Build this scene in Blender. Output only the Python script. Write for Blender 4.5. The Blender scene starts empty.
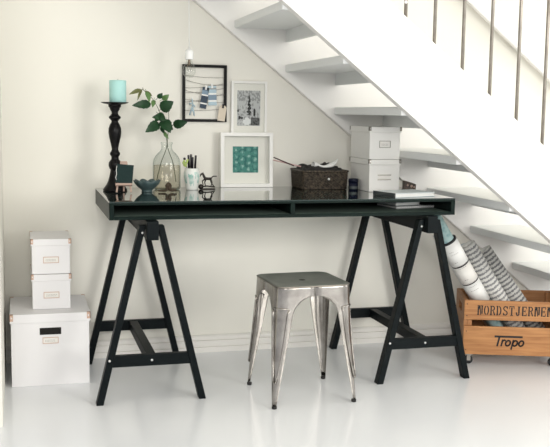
import bpy, bmesh, math, random
from mathutils import Vector, Matrix, noise
random.seed(7)
S = bpy.context.scene
COL = S.collection
PI = math.pi

# ------------------------------------------------------------------ camera
F_PX, YAW, PITCH, ROLL, EYE = 919.86, 0.2700, 0.1189, 0.0147, 1.1036
_cy, _sy = math.cos(YAW), math.sin(YAW)
FW = Vector((_sy*math.cos(PITCH), _cy*math.cos(PITCH), -math.sin(PITCH)))
_r = Vector((_cy, -_sy, 0)); _u = _r.cross(FW)
RT = math.cos(ROLL)*_r + math.sin(ROLL)*_u
UP = -math.sin(ROLL)*_r + math.cos(ROLL)*_u
CAM = Vector((0, 0, EYE))
cd = bpy.data.cameras.new('camera'); cam = bpy.data.objects.new('camera', cd); COL.objects.link(cam)
cd.sensor_fit = 'HORIZONTAL'; cd.sensor_width = 36.0; cd.lens = F_PX*36/550
cd.clip_start = 0.05
M = Matrix((RT, UP, -FW)).transposed().to_4x4(); M.translation = CAM
cam.matrix_world = M
S.camera = cam

def at(px, py, x=None, y=None, z=None):
    """world point seen at a photo position, on the plane x=, y= or z="""
    d = FW + RT*((px-275)/F_PX) - UP*((py-223.5)/F_PX)
    if y is not None: t = y/d.y
    elif z is not None: t = (z-EYE)/d.z
    else: t = x/d.x
    return CAM + d*t

# ------------------------------------------------------------------ materials
def mat(name, col, rough=0.5, metal=0.0, spec=0.5, coat=0.0, bump=None, vary=None, sss=0):
    m = bpy.data.materials.new(name); m.use_nodes = True
    nt = m.node_tree; b = nt.nodes['Principled BSDF']
    b.inputs['Base Color'].default_value = (*col, 1)
    b.inputs['Roughness'].default_value = rough
    b.inputs['Metallic'].default_value = metal
    b.inputs['Specular IOR Level'].default_value = spec
    b.inputs['Coat Weight'].default_value = coat
    if sss:
        b.inputs['Subsurface Weight'].default_value = sss
        b.inputs['Subsurface Radius'].default_value = (.01, .01, .01)
    tc = nt.nodes.new('ShaderNodeTexCoord')
    if vary:      # (scale, amount, second colour)
        n = nt.nodes.new('ShaderNodeTexNoise'); n.inputs['Scale'].default_value = vary[0]; n.inputs['Detail'].default_value = 5
        nt.links.new(tc.outputs['Object'], n.inputs['Vector'])
        mp = nt.nodes.new('ShaderNodeMapRange'); mp.inputs[1].default_value = .35; mp.inputs[2].default_value = .65
        mp.inputs[3].default_value = 0; mp.inputs[4].default_value = vary[1]
        nt.links.new(n.outputs['Fac'], mp.inputs[0])
        mx = nt.nodes.new('ShaderNodeMix'); mx.data_type = 'RGBA'
        mx.inputs[6].default_value = (*col, 1); mx.inputs[7].default_value = (*vary[2], 1)
        nt.links.new(mp.outputs[0], mx.inputs[0]); nt.links.new(mx.outputs[2], b.inputs['Base Color'])
    if bump:      # (scale, strength)
        n = nt.nodes.new('ShaderNodeTexNoise'); n.inputs['Scale'].default_value = bump[0]
        nt.links.new(tc.outputs['Object'], n.inputs['Vector'])
        bp = nt.nodes.new('ShaderNodeBump'); bp.inputs['Strength'].default_value = bump[1]; bp.inputs['Distance'].default_value = .002
        nt.links.new(n.outputs['Fac'], bp.inputs['Height']); nt.links.new(bp.outputs['Normal'], b.inputs['Normal'])
    return m

def thin_glass(name, tint, refl=1.0, ior=1.45, edge=None):
    m = bpy.data.materials.new(name); m.use_nodes = True; nt = m.node_tree
    nt.nodes.remove(nt.nodes['Principled BSDF']); out = nt.nodes['Material Output']
    tr = nt.nodes.new('ShaderNodeBsdfTransparent'); tr.inputs[0].default_value = (*tint, 1)
    gl = nt.nodes.new('ShaderNodeBsdfGlossy'); gl.inputs['Roughness'].default_value = 0.02
    lw = nt.nodes.new('ShaderNodeLayerWeight'); lw.inputs[0].default_value = .5
    pw = nt.nodes.new('ShaderNodeMath'); pw.operation = 'POWER'; pw.inputs[1].default_value = 4.0
    nt.links.new(lw.outputs['Facing'], pw.inputs[0])
    mu = nt.nodes.new('ShaderNodeMath'); mu.operation = 'MULTIPLY_ADD'; mu.inputs[1].default_value = .6*refl; mu.inputs[2].default_value = .03*refl
    nt.links.new(pw.outputs[0], mu.inputs[0])
    if edge:      # the wall is seen along its thickness near the outline and absorbs more
        p2 = nt.nodes.new('ShaderNodeMath'); p2.operation = 'POWER'; p2.inputs[1].default_value = 3.0
        nt.links.new(lw.outputs['Facing'], p2.inputs[0])
        mc = nt.nodes.new('ShaderNodeMix'); mc.data_type = 'RGBA'; mc.inputs[6].default_value = (*tint, 1); mc.inputs[7].default_value = (*edge, 1)
        nt.links.new(p2.outputs[0], mc.inputs[0]); nt.links.new(mc.outputs[2], tr.inputs[0])
    mx = nt.nodes.new('ShaderNodeMixShader')
    nt.links.new(mu.outputs[0], mx.inputs[0]); nt.links.new(tr.outputs[0], mx.inputs[1]); nt.links.new(gl.outputs[0], mx.inputs[2])
    nt.links.new(mx.outputs[0], out.inputs['Surface'])
    return m

def wood_mat(name, c1, c2, rough=.55):
    m = bpy.data.materials.new(name); m.use_nodes = True; nt = m.node_tree; b = nt.nodes['Principled BSDF']
    tc = nt.nodes.new('ShaderNodeTexCoord'); mp = nt.nodes.new('ShaderNodeMapping'); mp.inputs['Scale'].default_value = (1.5, 14, 22)
    nt.links.new(tc.outputs['Object'], mp.inputs[0])
    n = nt.nodes.new('ShaderNodeTexNoise'); n.inputs['Scale'].default_value = 3.2; n.inputs['Detail'].default_value = 6; n.inputs['Distortion'].default_value = .6
    nt.links.new(mp.outputs[0], n.inputs['Vector'])
    cr = nt.nodes.new('ShaderNodeValToRGB'); cr.color_ramp.elements[0].position = .3; cr.color_ramp.elements[1].position = .7
    cr.color_ramp.elements[0].color = (*c1, 1); cr.color_ramp.elements[1].color = (*c2, 1)
    nt.links.new(n.outputs['Fac'], cr.inputs[0]); nt.links.new(cr.outputs[0], b.inputs['Base Color'])
    b.inputs['Roughness'].default_value = rough
    return m

def paper_mat(name, light, dark, rowh, mode):
    """wallpaper on a roll: UV in metres (u round the roll, v along it)"""
    m = bpy.data.materials.new(name); m.use_nodes = True; nt = m.node_tree; b = nt.nodes['Principled BSDF']
    b.inputs['Roughness'].default_value = .7
    tc = nt.nodes.new('ShaderNodeTexCoord')
    mp = nt.nodes.new('ShaderNodeMapping')
    nt.links.new(tc.outputs['UV'], mp.inputs[0])
    if mode == 'script':
        w = nt.nodes.new('ShaderNodeTexWave'); w.wave_type = 'BANDS'; w.bands_direction = 'Y'
        w.inputs['Scale'].default_value = 1/rowh/3.1416*1.0; w.inputs['Distortion'].default_value = 2.0; w.inputs['Detail'].default_value = 1
        w.inputs['Detail Scale'].default_value = 9
        nt.links.new(mp.outputs[0], w.inputs['Vector'])
        n = nt.nodes.new('ShaderNodeTexNoise'); n.inputs['Scale'].default_value = 190; n.inputs['Detail'].default_value = 2
        nt.links.new(mp.outputs[0], n.inputs['Vector'])
        a = nt.nodes.new('ShaderNodeMath'); a.operation = 'MULTIPLY_ADD'; a.inputs[1].default_value = 1.7; a.inputs[2].default_value = -.68
        nt.links.new(n.outputs['Fac'], a.inputs[0])
        s = nt.nodes.new('ShaderNodeMath'); s.operation = 'ADD'
        nt.links.new(w.outputs['Fac'], s.inputs[0]); nt.links.new(a.outputs[0], s.inputs[1])
        cr = nt.nodes.new('ShaderNodeValToRGB')
        cr.color_ramp.elements[0].position = .55; cr.color_ramp.elements[0].color = (*light, 1)
        cr.color_ramp.elements[1].position = .98; cr.color_ramp.elements[1].color = (*dark, 1)
        nt.links.new(s.outputs[0], cr.inputs[0])
    else:
        n = nt.nodes.new('ShaderNodeTexVoronoi'); n.inputs['Scale'].default_value = rowh
        nt.links.new(mp.outputs[0], n.inputs['Vector'])
        cr = nt.nodes.new('ShaderNodeValToRGB')
        cr.color_ramp.elements[0].position = .15; cr.color_ramp.elements[0].color = (*light, 1)
        cr.color_ramp.elements[1].position = .6; cr.color_ramp.elements[1].color = (*dark, 1)
        nt.links.new(n.outputs['Distance'], cr.inputs[0])
    nt.links.new(cr.outputs[0], b.inputs['Base Color'])
    return m

WALL = mat('wall_paint', (.825, .805, .735), .6, bump=(60, .03), vary=(1.5, .25, (.805, .785, .715)))
FLOOR = mat('floor_paint', (.86, .875, .90), .2, spec=.5, bump=(7, .06), vary=(2.5, .5, (.825, .84, .87)))
TRIM = mat('trim_paint', (.82, .80, .76), .45)
STAIR = mat('stair_paint', (.85, .835, .81), .45, vary=(3, .3, (.83, .815, .79)))
TREADM = mat('tread_paint', (.80, .815, .81), .42)
STEEL_ROD = mat('rod_steel', (.36, .33, .29), .38, .85, vary=(30, .6, (.25, .22, .19)))
BLACKW = mat('black_stain', (.0045, .007, .008), .45, spec=.09, vary=(20, .5, (.007, .010, .011)))
DESK = mat('desk_lacquer', (.008, .015, .013), .34, spec=.06, vary=(8, .4, (.011, .021, .018)))
DESKLIT = mat('desk_inside_lit', (.14, .19, .165), .6, spec=.1)  # desk lacquer lightened in colour to stand in for light inside the compartments
DESKTOP = mat('glass_over_black', (.006, .022, .019), .035, spec=.62, coat=.6)
DESKTOP.node_tree.nodes['Principled BSDF'].inputs['Coat Roughness'].default_value = .02
METAL = mat('galvanised_steel', (.46, .435, .405), .22, 1.0, vary=(16, .9, (.27, .25, .23)))
METALTOP = mat('worn_seat_steel', (.40, .40, .37), .5, .8, vary=(14, .8, (.30, .31, .29)))
RUBBER = mat('black_rubber', (.012, .012, .012), .7)
CARD = mat('white_card', (.80, .79, .80), .6, vary=(5, .3, (.77, .76, .77)))
CARDW = mat('white_card_desk', (.84, .83, .80), .55)
COPPER = mat('copper_corner', (.58, .40, .31), .45, .5)
PEWTER = mat('pewter_corner', (.30, .28, .25), .4, .8)
LABELP = mat('label_paper', (.82, .80, .76), .8)
INK = mat('ink', (.012, .012, .014), .7)
GREYINK = mat('grey_ink', (.35, .33, .32), .8)
HOLE = mat('dark_hole', (.008, .007, .006), .9)
WHITEF = mat('white_frame', (.84, .83, .80), .4)
MATB = mat('mat_board', (.80, .78, .73), .8)
BLACKF = mat('black_frame', (.005, .005, .005), .4, spec=.15)
STRING = mat('grey_string', (.20, .18, .16), .8)
CANDLE = mat('turquoise_wax', (.42, .71, .68), .5, sss=.2)
CSTICK = mat('black_lacquered_wood', (.0045, .004, .0045), .3, spec=.16)
PINKW = mat('pale_wood', (.45, .32, .26), .6)
BOARD = mat('chalkboard', (.008, .026, .025), .6, spec=.2)
BOWLM = mat('teal_ceramic', (.05, .085, .09), .35, spec=.3, vary=(40, .7, (.09, .135, .135)))
GLASS = thin_glass('bottle_glass', (.945, .96, .95), 1.3, edge=(.30, .40, .37))
PANE = thin_glass('pane_glass', (.985, .99, .985), .14)
WATERM = thin_glass('water_clear', (.985, .955, .91), .25, edge=(.60, .56, .48))
BULBG = thin_glass('bulb_glass', (.93, .94, .93), 1.4)
LEAF = mat('leaf_green', (.012, .045, .018), .42, spec=.3, vary=(30, .5, (.020, .070, .022)))
LEAFL = mat('leaf_young', (.10, .20, .06), .45)
LEAFB = mat('leaf_bronze', (.13, .14, .045), .45)
STEM = mat('branch_bark', (.055, .075, .03), .6)
TWIG = mat('twig_bark', (.05, .033, .018), .7)
CUP = mat('cup_glaze', (.80, .82, .78), .25)
MINT = mat('mint_glaze', (.26, .52, .46), .25, vary=(45, 1.0, (.66, .76, .71)))
PEN = mat('black_pen', (.012, .010, .014), .35)
LIME = mat('lime_flower', (.50, .62, .20), .6)
BRONZE = mat('dark_bronze', (.030, .026, .022), .35, .6)
WICKER = mat('dark_wicker', (.010, .008, .006), .5, spec=.3, vary=(110, 1.0, (.10, .078, .055)))
CLOTHD = mat('dark_cloth', (.018, .016, .016), .8)
PAPERW = mat('white_paper', (.82, .82, .80), .7)
PINK = mat('dusty_pink', (.62, .42, .40), .6)
MAROON = mat('maroon', (.06, .018, .02), .5)
NAVY = mat('navy', (.006, .008, .022), .4, spec=.2)
STEELB = mat('steel_blue', (.20, .28, .36), .7)
PALEB = mat('pale_blue', (.42, .55, .62), .7)
NAVYC = mat('navy_card', (.035, .055, .085), .7)
TAGC = mat('kraft_tag', (.66, .58, .47), .8)
GREYC = mat('grey_cover', (.30, .32, .32), .5)
PALEG = mat('pale_grey_cover', (.66, .72, .73), .35)
DARKSP = mat('dark_spine', (.045, .055, .058), .5)
WIRE = mat('silver_wire', (.7, .7, .7), .3, 1)
WHITEP = mat('white_porcelain', (.86, .86, .85), .25)
CORD = mat('white_cord', (.80, .80, .78), .6)
FILAM = mat('filament', (.25, .2, .15), .4, .8)
BROWNB = mat('brown_box', (.025, .016, .012), .4, vary=(60, .8, (.09, .055, .035)))
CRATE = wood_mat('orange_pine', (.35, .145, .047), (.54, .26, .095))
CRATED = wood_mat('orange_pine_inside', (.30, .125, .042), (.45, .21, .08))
TEALP = paper_mat('teal_paper', (.30, .52, .54), (.50, .68, .68), 60, 'dots')
BLUEP = paper_mat('blue_grey_paper', (.50, .56, .60), (.60, .65, .68), 40, 'dots')
SCRIPTP = paper_mat('script_paper', (.70, .69, .66), (.24, .24, .25), .0215, 'script')
SCRIPTB = paper_mat('script_paper_fine', (.62, .61, .58), (.17, .17, .18), .0200, 'script')
G = [mat('print_grey_%s' % n, (v, v*1.01, v*1.02), .8) for n, v in (('white', .72), ('light', .50), ('mid', .30), ('dark', .12), ('black', .03))]
TEALA = [mat('print_teal_%s' % n, c, .8) for n, c in (('deep', (.035, .16, .145)), ('mid', (.06, .23, .20)), ('light', (.13, .34, .30)), ('pale', (.28, .48, .43)))]

# ------------------------------------------------------------------ mesh helpers
class MB:
    def __init__(s, *mats): s.bm = bmesh.new(); s.mats = list(mats); s.T = Matrix()
    def mi(s, m):
        if m is None: return 0
        if m not in s.mats: s.mats.append(m)
        return s.mats.index(m)
    def v(s, p): return s.bm.verts.new(s.T @ Vector(p))
    def face(s, vs, m=None, smooth=False):
        try: f = s.bm.faces.new(vs)
        except ValueError: return None
        f.material_index = s.mi(m); f.smooth = smooth; return f
    def poly(s, pts, m=None): return s.face([s.v(p) for p in pts], m)
    def box(s, a, b, m=None, R=None, bev=0):
        """box between corners a and b; R an optional matrix"""
        T0 = s.T
        if R is not None: s.T = T0 @ R
        tmp = bmesh.new()
        bmesh.ops.create_cube(tmp, size=1)
        c = [(a[i]+b[i])/2 for i in range(3)]; d = [abs(b[i]-a[i]) for i in range(3)]
        for v in tmp.verts: v.co = Vector((c[0]+v.co.x*d[0], c[1]+v.co.y*d[1], c[2]+v.co.z*d[2]))
        if bev: bmesh.ops.bevel(tmp, geom=tmp.edges[:], offset=bev, segments=2, profile=.7, affect='EDGES')
        mp = {v: s.v(v.co) for v in tmp.verts}
        for f in tmp.faces: s.face([mp[v] for v in f.verts], m)
        tmp.free(); s.T = T0; return s
    def hexa(s, low, high, m=None):
        """solid between two four-point loops"""
        A = [s.v(p) for p in low]; B = [s.v(p) for p in high]
        s.face(A[::-1], m); s.face(B, m)
        for i in range(4): s.face([A[i], A[(i+1) % 4], B[(i+1) % 4], B[i]], m)
        return s
    def bar(s, p, q, w, h, m=None, up=(0, 0, 1), bev=0):
        """rectangular bar from p to q, w across, h along up"""
        p, q = Vector(p), Vector(q); z = (q-p); L = z.length; z.normalize()
        y = Vector(up); x = y.cross(z).normalized(); y = z.cross(x)
        R = Matrix((x, y, z)).transposed().to_4x4(); R.translation = p
        return s.box((-w/2, -h/2, 0), (w/2, h/2, L), m, R, bev)
    def lathe(s, prof, m=None, seg=28, c=(0, 0, 0), smooth=True, wob=None):
        rings = []
        for r, z in prof:
            if r < 1e-6: rings.append([s.v((c[0], c[1], c[2]+z))])
            else:
                rings.append([s.v((c[0]+r*(wob(i/seg, z) if wob else 1)*math.cos(2*PI*i/seg), c[1]+r*(wob(i/seg, z) if wob else 1)*math.sin(2*PI*i/seg), c[2]+z)) for i in range(seg)])
        for a, b in zip(rings, rings[1:]):
            for i in range(seg):
                j = (i+1) % seg
                if len(a) == 1 and len(b) == 1: continue
                if len(a) == 1: s.face([a[0], b[j], b[i]], m, smooth)
                elif len(b) == 1: s.face([a[i], a[j], b[0]], m, smooth)
                else: s.face([a[i], a[j], b[j], b[i]], m, smooth)
        return s
    def tube(s, pts, r, m=None, seg=8, closed=False, cap=True):
        pts = [Vector(p) for p in pts]; n = len(pts); rings = []
        rr = r if isinstance(r, (list, tuple)) else [r]*n
        prev = None
        for i, p in enumerate(pts):
            if closed: t = pts[(i+1) % n]-pts[i-1]
            else: t = pts[min(i+1, n-1)]-pts[max(i-1, 0)]
            t.normalize()
            ref = prev if prev is not None else (Vector((0, 0, 1)) if abs(t.z) < .9 else Vector((1, 0, 0)))
            x = (ref - t*ref.dot(t)).normalized(); y = t.cross(x); prev = x
            rings.append([s.v(p + x*rr[i]*math.cos(2*PI*k/seg) + y*rr[i]*math.sin(2*PI*k/seg)) for k in range(seg)])
        for i in range(n if closed else n-1):
            a, b = rings[i], rings[(i+1) % n]
            for k in range(seg): s.face([a[k], a[(k+1) % seg], b[(k+1) % seg], b[k]], m, True)
        if cap and not closed: s.face(rings[0][::-1], m); s.face(rings[-1], m)
        return s
    def prism(s, pts, d, m=None):
        """polygon pts (3D, planar) pushed along vector d"""
        A = [s.v(p) for p in pts]; B = [s.v(Vector(p)+Vector(d)) for p in pts]
        s.face(A[::-1], m); s.face(B, m)
        n = len(A)
        for i in range(n): s.face([A[i], A[(i+1) % n], B[(i+1) % n], B[i]], m)
        return s
    def ribbon(s, pts, w, m=None, th=.0006):
        """flat stroke in the local xz-plane facing -y"""
        P = [Vector((p[0], 0, p[1])) for p in pts]
        for a, b in zip(P, P[1:]):
            d = (b-a).normalized(); n = Vector((-d.z, 0, d.x))*w/2; e = d*w*.35
            s.prism([a-e+n, a-e-n, b+e-n, b+e+n], (0, -th, 0), m)
        return s
    def build(s, name, m=None, parent=None, smooth=False, label=None):
        me = bpy.data.meshes.new(name)
        bmesh.ops.recalc_face_normals(s.bm, faces=s.bm.faces[:])
        if smooth:
            for f in s.bm.faces: f.smooth = True
        s.bm.to_mesh(me); s.bm.free()
        mats = s.mats if s.mats else []
        if m is not None and m not in mats: mats = [m]+mats if not mats else mats
        for k in mats: me.materials.append(k)
        o = bpy.data.objects.new(name, me); COL.objects.link(o)
        if parent is not None: o.parent = parent
        if label: o['label'] = label
        return o

def mb(m=None): return MB(m) if m else MB()
def thing(name, label, cat, loc=(0, 0, 0), rz=0, group=None):
    o = bpy.data.objects.new(name, None); o.empty_display_size = .05; COL.objects.link(o)
    o.location = loc; o.rotation_euler = (0, 0, rz)
    return tag(o, label, cat, group)
def tag(o, label, cat, group=None, kind=None):
    o['label'] = label; o['category'] = cat
    if group: o['group'] = group
    if kind: o['kind'] = kind
    return o
def structure(o, label=None):
    o['kind'] = 'structure'
    if label: o['label'] = label
    return o
def copy_thing(root, loc=None, rz=None):
    r = root.copy(); COL.objects.link(r)
    if loc is not None: r.location = loc
    if rz is not None: r.rotation_euler = (0, 0, rz)
    for ch in list(root.children):
        c = ch.copy(); COL.objects.link(c); c.parent = r
        for g in list(ch.children):
            d = g.copy(); COL.objects.link(d); d.parent = c
    return r
def rot(axis, a): return Matrix.Rotation(a, 4, axis)
def trans(p): return Matrix.Translation(Vector(p))
def bevel(o, w, seg=2):
    md = o.modifiers.new('bevel', 'BEVEL'); md.width = w; md.segments = seg; md.limit_method = 'ANGLE'; md.angle_limit = .6
    return o

# ------------------------------------------------------------------ the setting
YW = 4.11          # back wall face
XL = -0.078        # left wall face
m = mb(FLOOR); m.box((-2.6, -3.0, -.06), (5.2, YW+.1, 0)); structure(m.build('floor'), 'glossy white painted floor')
m = mb(WALL); m.box((-2.6, YW, 0), (5.2, YW+.12, 3.1)); structure(m.build('wall_back'), 'creamy white back wall')
m = mb(WALL); m.box((XL-.12, 3.25, 0), (XL, YW, 2.7195)); structure(m.build('wall_left'), 'creamy white left wall')
m = mb(WALL); m.box((-2.6, -.6, 2.72), (5.2, YW+.1, 2.84)); structure(m.build('ceiling'), 'white ceiling')
# baseboard: stepped moulding with two grooves
m = mb(TRIM)
prof = [(0, 0), (-.016, 0), (-.016, .024), (-.009, .0256), (-.009, .0296), (-.0155, .031), (-.0155, .0545), (-.007, .0564), (-.007, .0604), (-.014, .062), (-.013, .073), (-.006, .080), (0, .081)]
m.prism([(XL, YW+y, z) for y, z in prof], (5.2-XL, 0, 0)); structure(m.build('baseboard_back'), 'white grooved baseboard')

# ------------------------------------------------------------------ staircase
SL = -.7870
def zl(c, x): return SL*x+c
stair = thing('staircase', 'white open wooden staircase with thick side boards and thin metal spindles', 'staircase', (2.75, 3.66, 0))
off = Vector((2.75, 3.66, 0))
def stringer(name, c_low, c_top, y0, y1):
    m = mb(STAIR)
    xa = -.45
    zcut = 2.66
    pts = [(max(xa, (zcut-c_low)/SL), 0, 0)]
    x_top0 = (zcut-c_top)/SL; x_low0 = (zcut-c_low)/SL
    x_low1 = (0-c_low)/SL; x_top1 = x_low1+.16
    xw = XL+.002
    P = [(xw, zl(c_low, xw)), (xw, zl(c_top, xw)), (x_top1, zl(c_top, x_top1)), (x_top1, 0), (x_low1, 0)]
    m.prism([Vector((x, y0, z))-off for x, z in P], (0, y1-y0, 0))
    return bevel(m.build(name, None, stair), .003)
YS0, YS1 = 3.25, 3.295
near = stringer('stringer', 2.228, 2.570, YS0, YS1); near['label'] = 'broad white side board nearest the viewer'
wallst = stringer('stringer', 2.179, 2.52, 4.07, YW-.001); wallst['label'] = 'white side board against the wall'
for k in range(-5, 8):
    x0, z0 = .926+.2395*k, 1.514-.1885*k
    if z0 > 2.6 or x0 < XL+.01: continue
    m = mb(TREADM); m.box(Vector((x0, YS1-.004, z0-.034))-off, Vector((x0+.268, 4.074, z0))-off)
    t = bevel(m.build('tread', None, stair), .004)
    m = mb(TREADM); m.box(Vector((x0+.240, YS1-.004, z0-.088))-off, Vector((x0+.258, 4.074, z0-.033))-off)
    m.build('riser_lip', None, t)
YSP = (YS0+YS1)/2
xs0 = at(405.6, 17, y=YSP).x
sp = (at(516, 120, y=YSP).x-xs0)/4
for k in range(-8, 9):
    x = xs0+sp*k
    if x < 1.12: continue
    if x > 2.86: continue
    zb = zl(2.570, x)-.012
    m = mb(STEEL_ROD); m.tube([Vector((x, YSP, zb))-off, Vector((x, YSP, zb+.93))-off], .0068, seg=10)
    m.build('spindle', None, stair)
m = mb(STAIR)
xa, xb = 1.09, 2.84
m.prism([Vector((x, YSP-.03, zl(2.57, x)+dz))-off for x, dz in ((xa, .90), (xb, .90), (xb, .96), (xa, .96))], (0, .06, 0))
bevel(m.build('banister', None, stair), .008)
for px, py in ((432.5, 108), (480, 109), (545, 208), (406, 2)):
    p = at(px, py, y=YS0)
    m = mb(STAIR); m.T = trans(p-off) @ rot('X', PI/2); m.lathe([(0, .0025), (.005, .0025), (.0062, .001), (.0062, 0)], seg=14)
    m.build('screw_cap', None, near)
# rail on the wall
m = mb(STAIR)
xa, xb = 1.05, 2.95
P0 = [(xa, 0), (xb, 0), (xb, .108), (xa, .108)]
cr = 1.625-SL*2.069
m.prism([(x, 4.035, zl(cr, x)+dz) for x, dz in P0], (0, .028, 0))
rail = bevel(m.build('handrail'), .006)
tag(rail, 'white handrail board fixed along the wall above the stairs', 'handrail')
for x in (1.15, 1.75, 2.35, 2.85):
    m = mb(STAIR); m.box((x-.02, 4.060, zl(cr, x)+.035), (x+.02, YW-.0005, zl(cr, x)+.075)); m.build('bracket', None, rail)

# ------------------------------------------------------------------ desk
X0, LD, YF, WD, ZT, TH = .3117, 1.4082, 3.437, .650, .7694, .0694
ZB = ZT-TH
desk = thing('desk', 'long black tray desk with a glossy glass top, resting on two trestles', 'desk', (X0+LD/2, YF+WD/2, ZB))
def D(x, y, z): return (x-LD/2, y-WD/2, z)
def dbox(name, a, b, mt, bev=.0015, label=None):
    m = mb(mt); m.box(D(*a), D(*b)); o = m.build(name, None, desk, label=label)
    return bevel(o, bev) if bev else o
dbox('glass_top', (0, 0, TH-.006), (LD, WD, TH), DESKTOP, .0012, 'glossy glass sheet over black')
dbox('top_board', (.018, .0143, TH-.014), (LD-.018, WD-.016, TH-.0062), DESK)
dbox('front_rail', (.018, .0, 0), (LD-.018, .014, .013), DESK, .0008)
dbox('front_rail', (.018, .0, TH-.014), (LD-.018, .014, TH-.0062), DESK, .0008)
dbox('bottom_board', (.018, .0143, 0), (LD-.018, WD-.016, .013), DESKLIT)
dbox('side_panel', (0, 0, 0), (.0178, WD, TH-.0062), DESK)
dbox('side_panel', (LD-.0178, 0, 0), (LD, WD, TH-.0062), DESK)
dbox('back_panel', (.018, WD-.0155, 0), (LD-.018, WD, TH-.0062), DESKLIT)
dxv = at(293, 210, y=YF).x-X0
dbox('divider', (dxv-.009, .001, .0132), (dxv+.009, WD-.016, TH-.0142), DESK)

# ------------------------------------------------------------------ trestles
def make_trestle(label, loc):
    t = thing('trestle', label, 'trestle', loc, 0, 'black wooden trestles under the desk')
    AW, TL, H = .424, .625, ZB-.0005
    bolts = []
    m = mb(BLACKW); m.box((-.022, -.03, H-.070), (.022, TL+.03, H)); bevel(m.build('beam', None, t), .002)
    w, d = .027, .042
    for yy, sg in ((0, -1), (TL, 1)):
        y0, y1 = (yy, yy+.040) if sg < 0 else (yy-.040, yy)
        for s in (-1, 1):
            xb_, xt = s*(AW/2-w/2-.002), s*.034
            zt_ = H-.018
            m = mb(BLACKW)
            m.hexa([(xb_-w/2, y0, 0), (xb_+w/2, y0, 0), (xb_+w/2, y1, 0), (xb_-w/2, y1, 0)],
                   [(xt-w/2*.9, y0, zt_), (xt+w/2*.9, y0, zt_), (xt+w/2*.9, y1, zt_), (xt-w/2*.9, y1, zt_)])
            lg = bevel(m.build('leg', None, t), .002)
        zc = .165
        def xw(z): return (AW/2-w/2)+(.034-(AW/2-w/2))*z/(H-.018)
        m = mb(BLACKW)
        ya, yb = (yy-.016, yy-.0003) if sg < 0 else (yy+.0003, yy+.016)
        a, b = xw(zc-.022)-.002, xw(zc+.022)-.002
        ya, yb = (yy+.004, yy+.030) if sg < 0 else (yy-.030, yy-.004)
        m.hexa([(-a, ya, zc-.022), (a, ya, zc-.022), (a, yb, zc-.022), (-a, yb, zc-.022)],
               [(-b, ya, zc+.022), (b, ya, zc+.022), (b, yb, zc+.022), (-b, yb, zc+.022)])
        bevel(m.build('crossbar', None, t), .002)
        if sg < 0:
            for bx, bz, by in ((0, zc, ya), (-xw(zc)-.001, zc+.006, yy), (-.035, H-.045, yy)):
                mm = mb(WIRE); mm.T = trans((bx, by+.0005, bz)) @ rot('X', PI/2); mm.lathe([(0, .003), (.003, .0028), (.005, .0012), (.005, -.001)], seg=14)
                mm.build('bolt', None, t, label='small bright bolt head')
    m = mb(BLACKW); m.box((-.018, .0302, .165-.020), (.018, TL-.0302, .165+.020)); bevel(m.build('stretcher', None, t), .002)
    return t
make_trestle('black A-frame trestle holding up the left end of the desk', (.4668, 3.4107, 0))
make_trestle('black A-frame trestle holding up the right end of the desk, beside the wooden crate', (1.6094, 3.438, 0))

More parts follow.
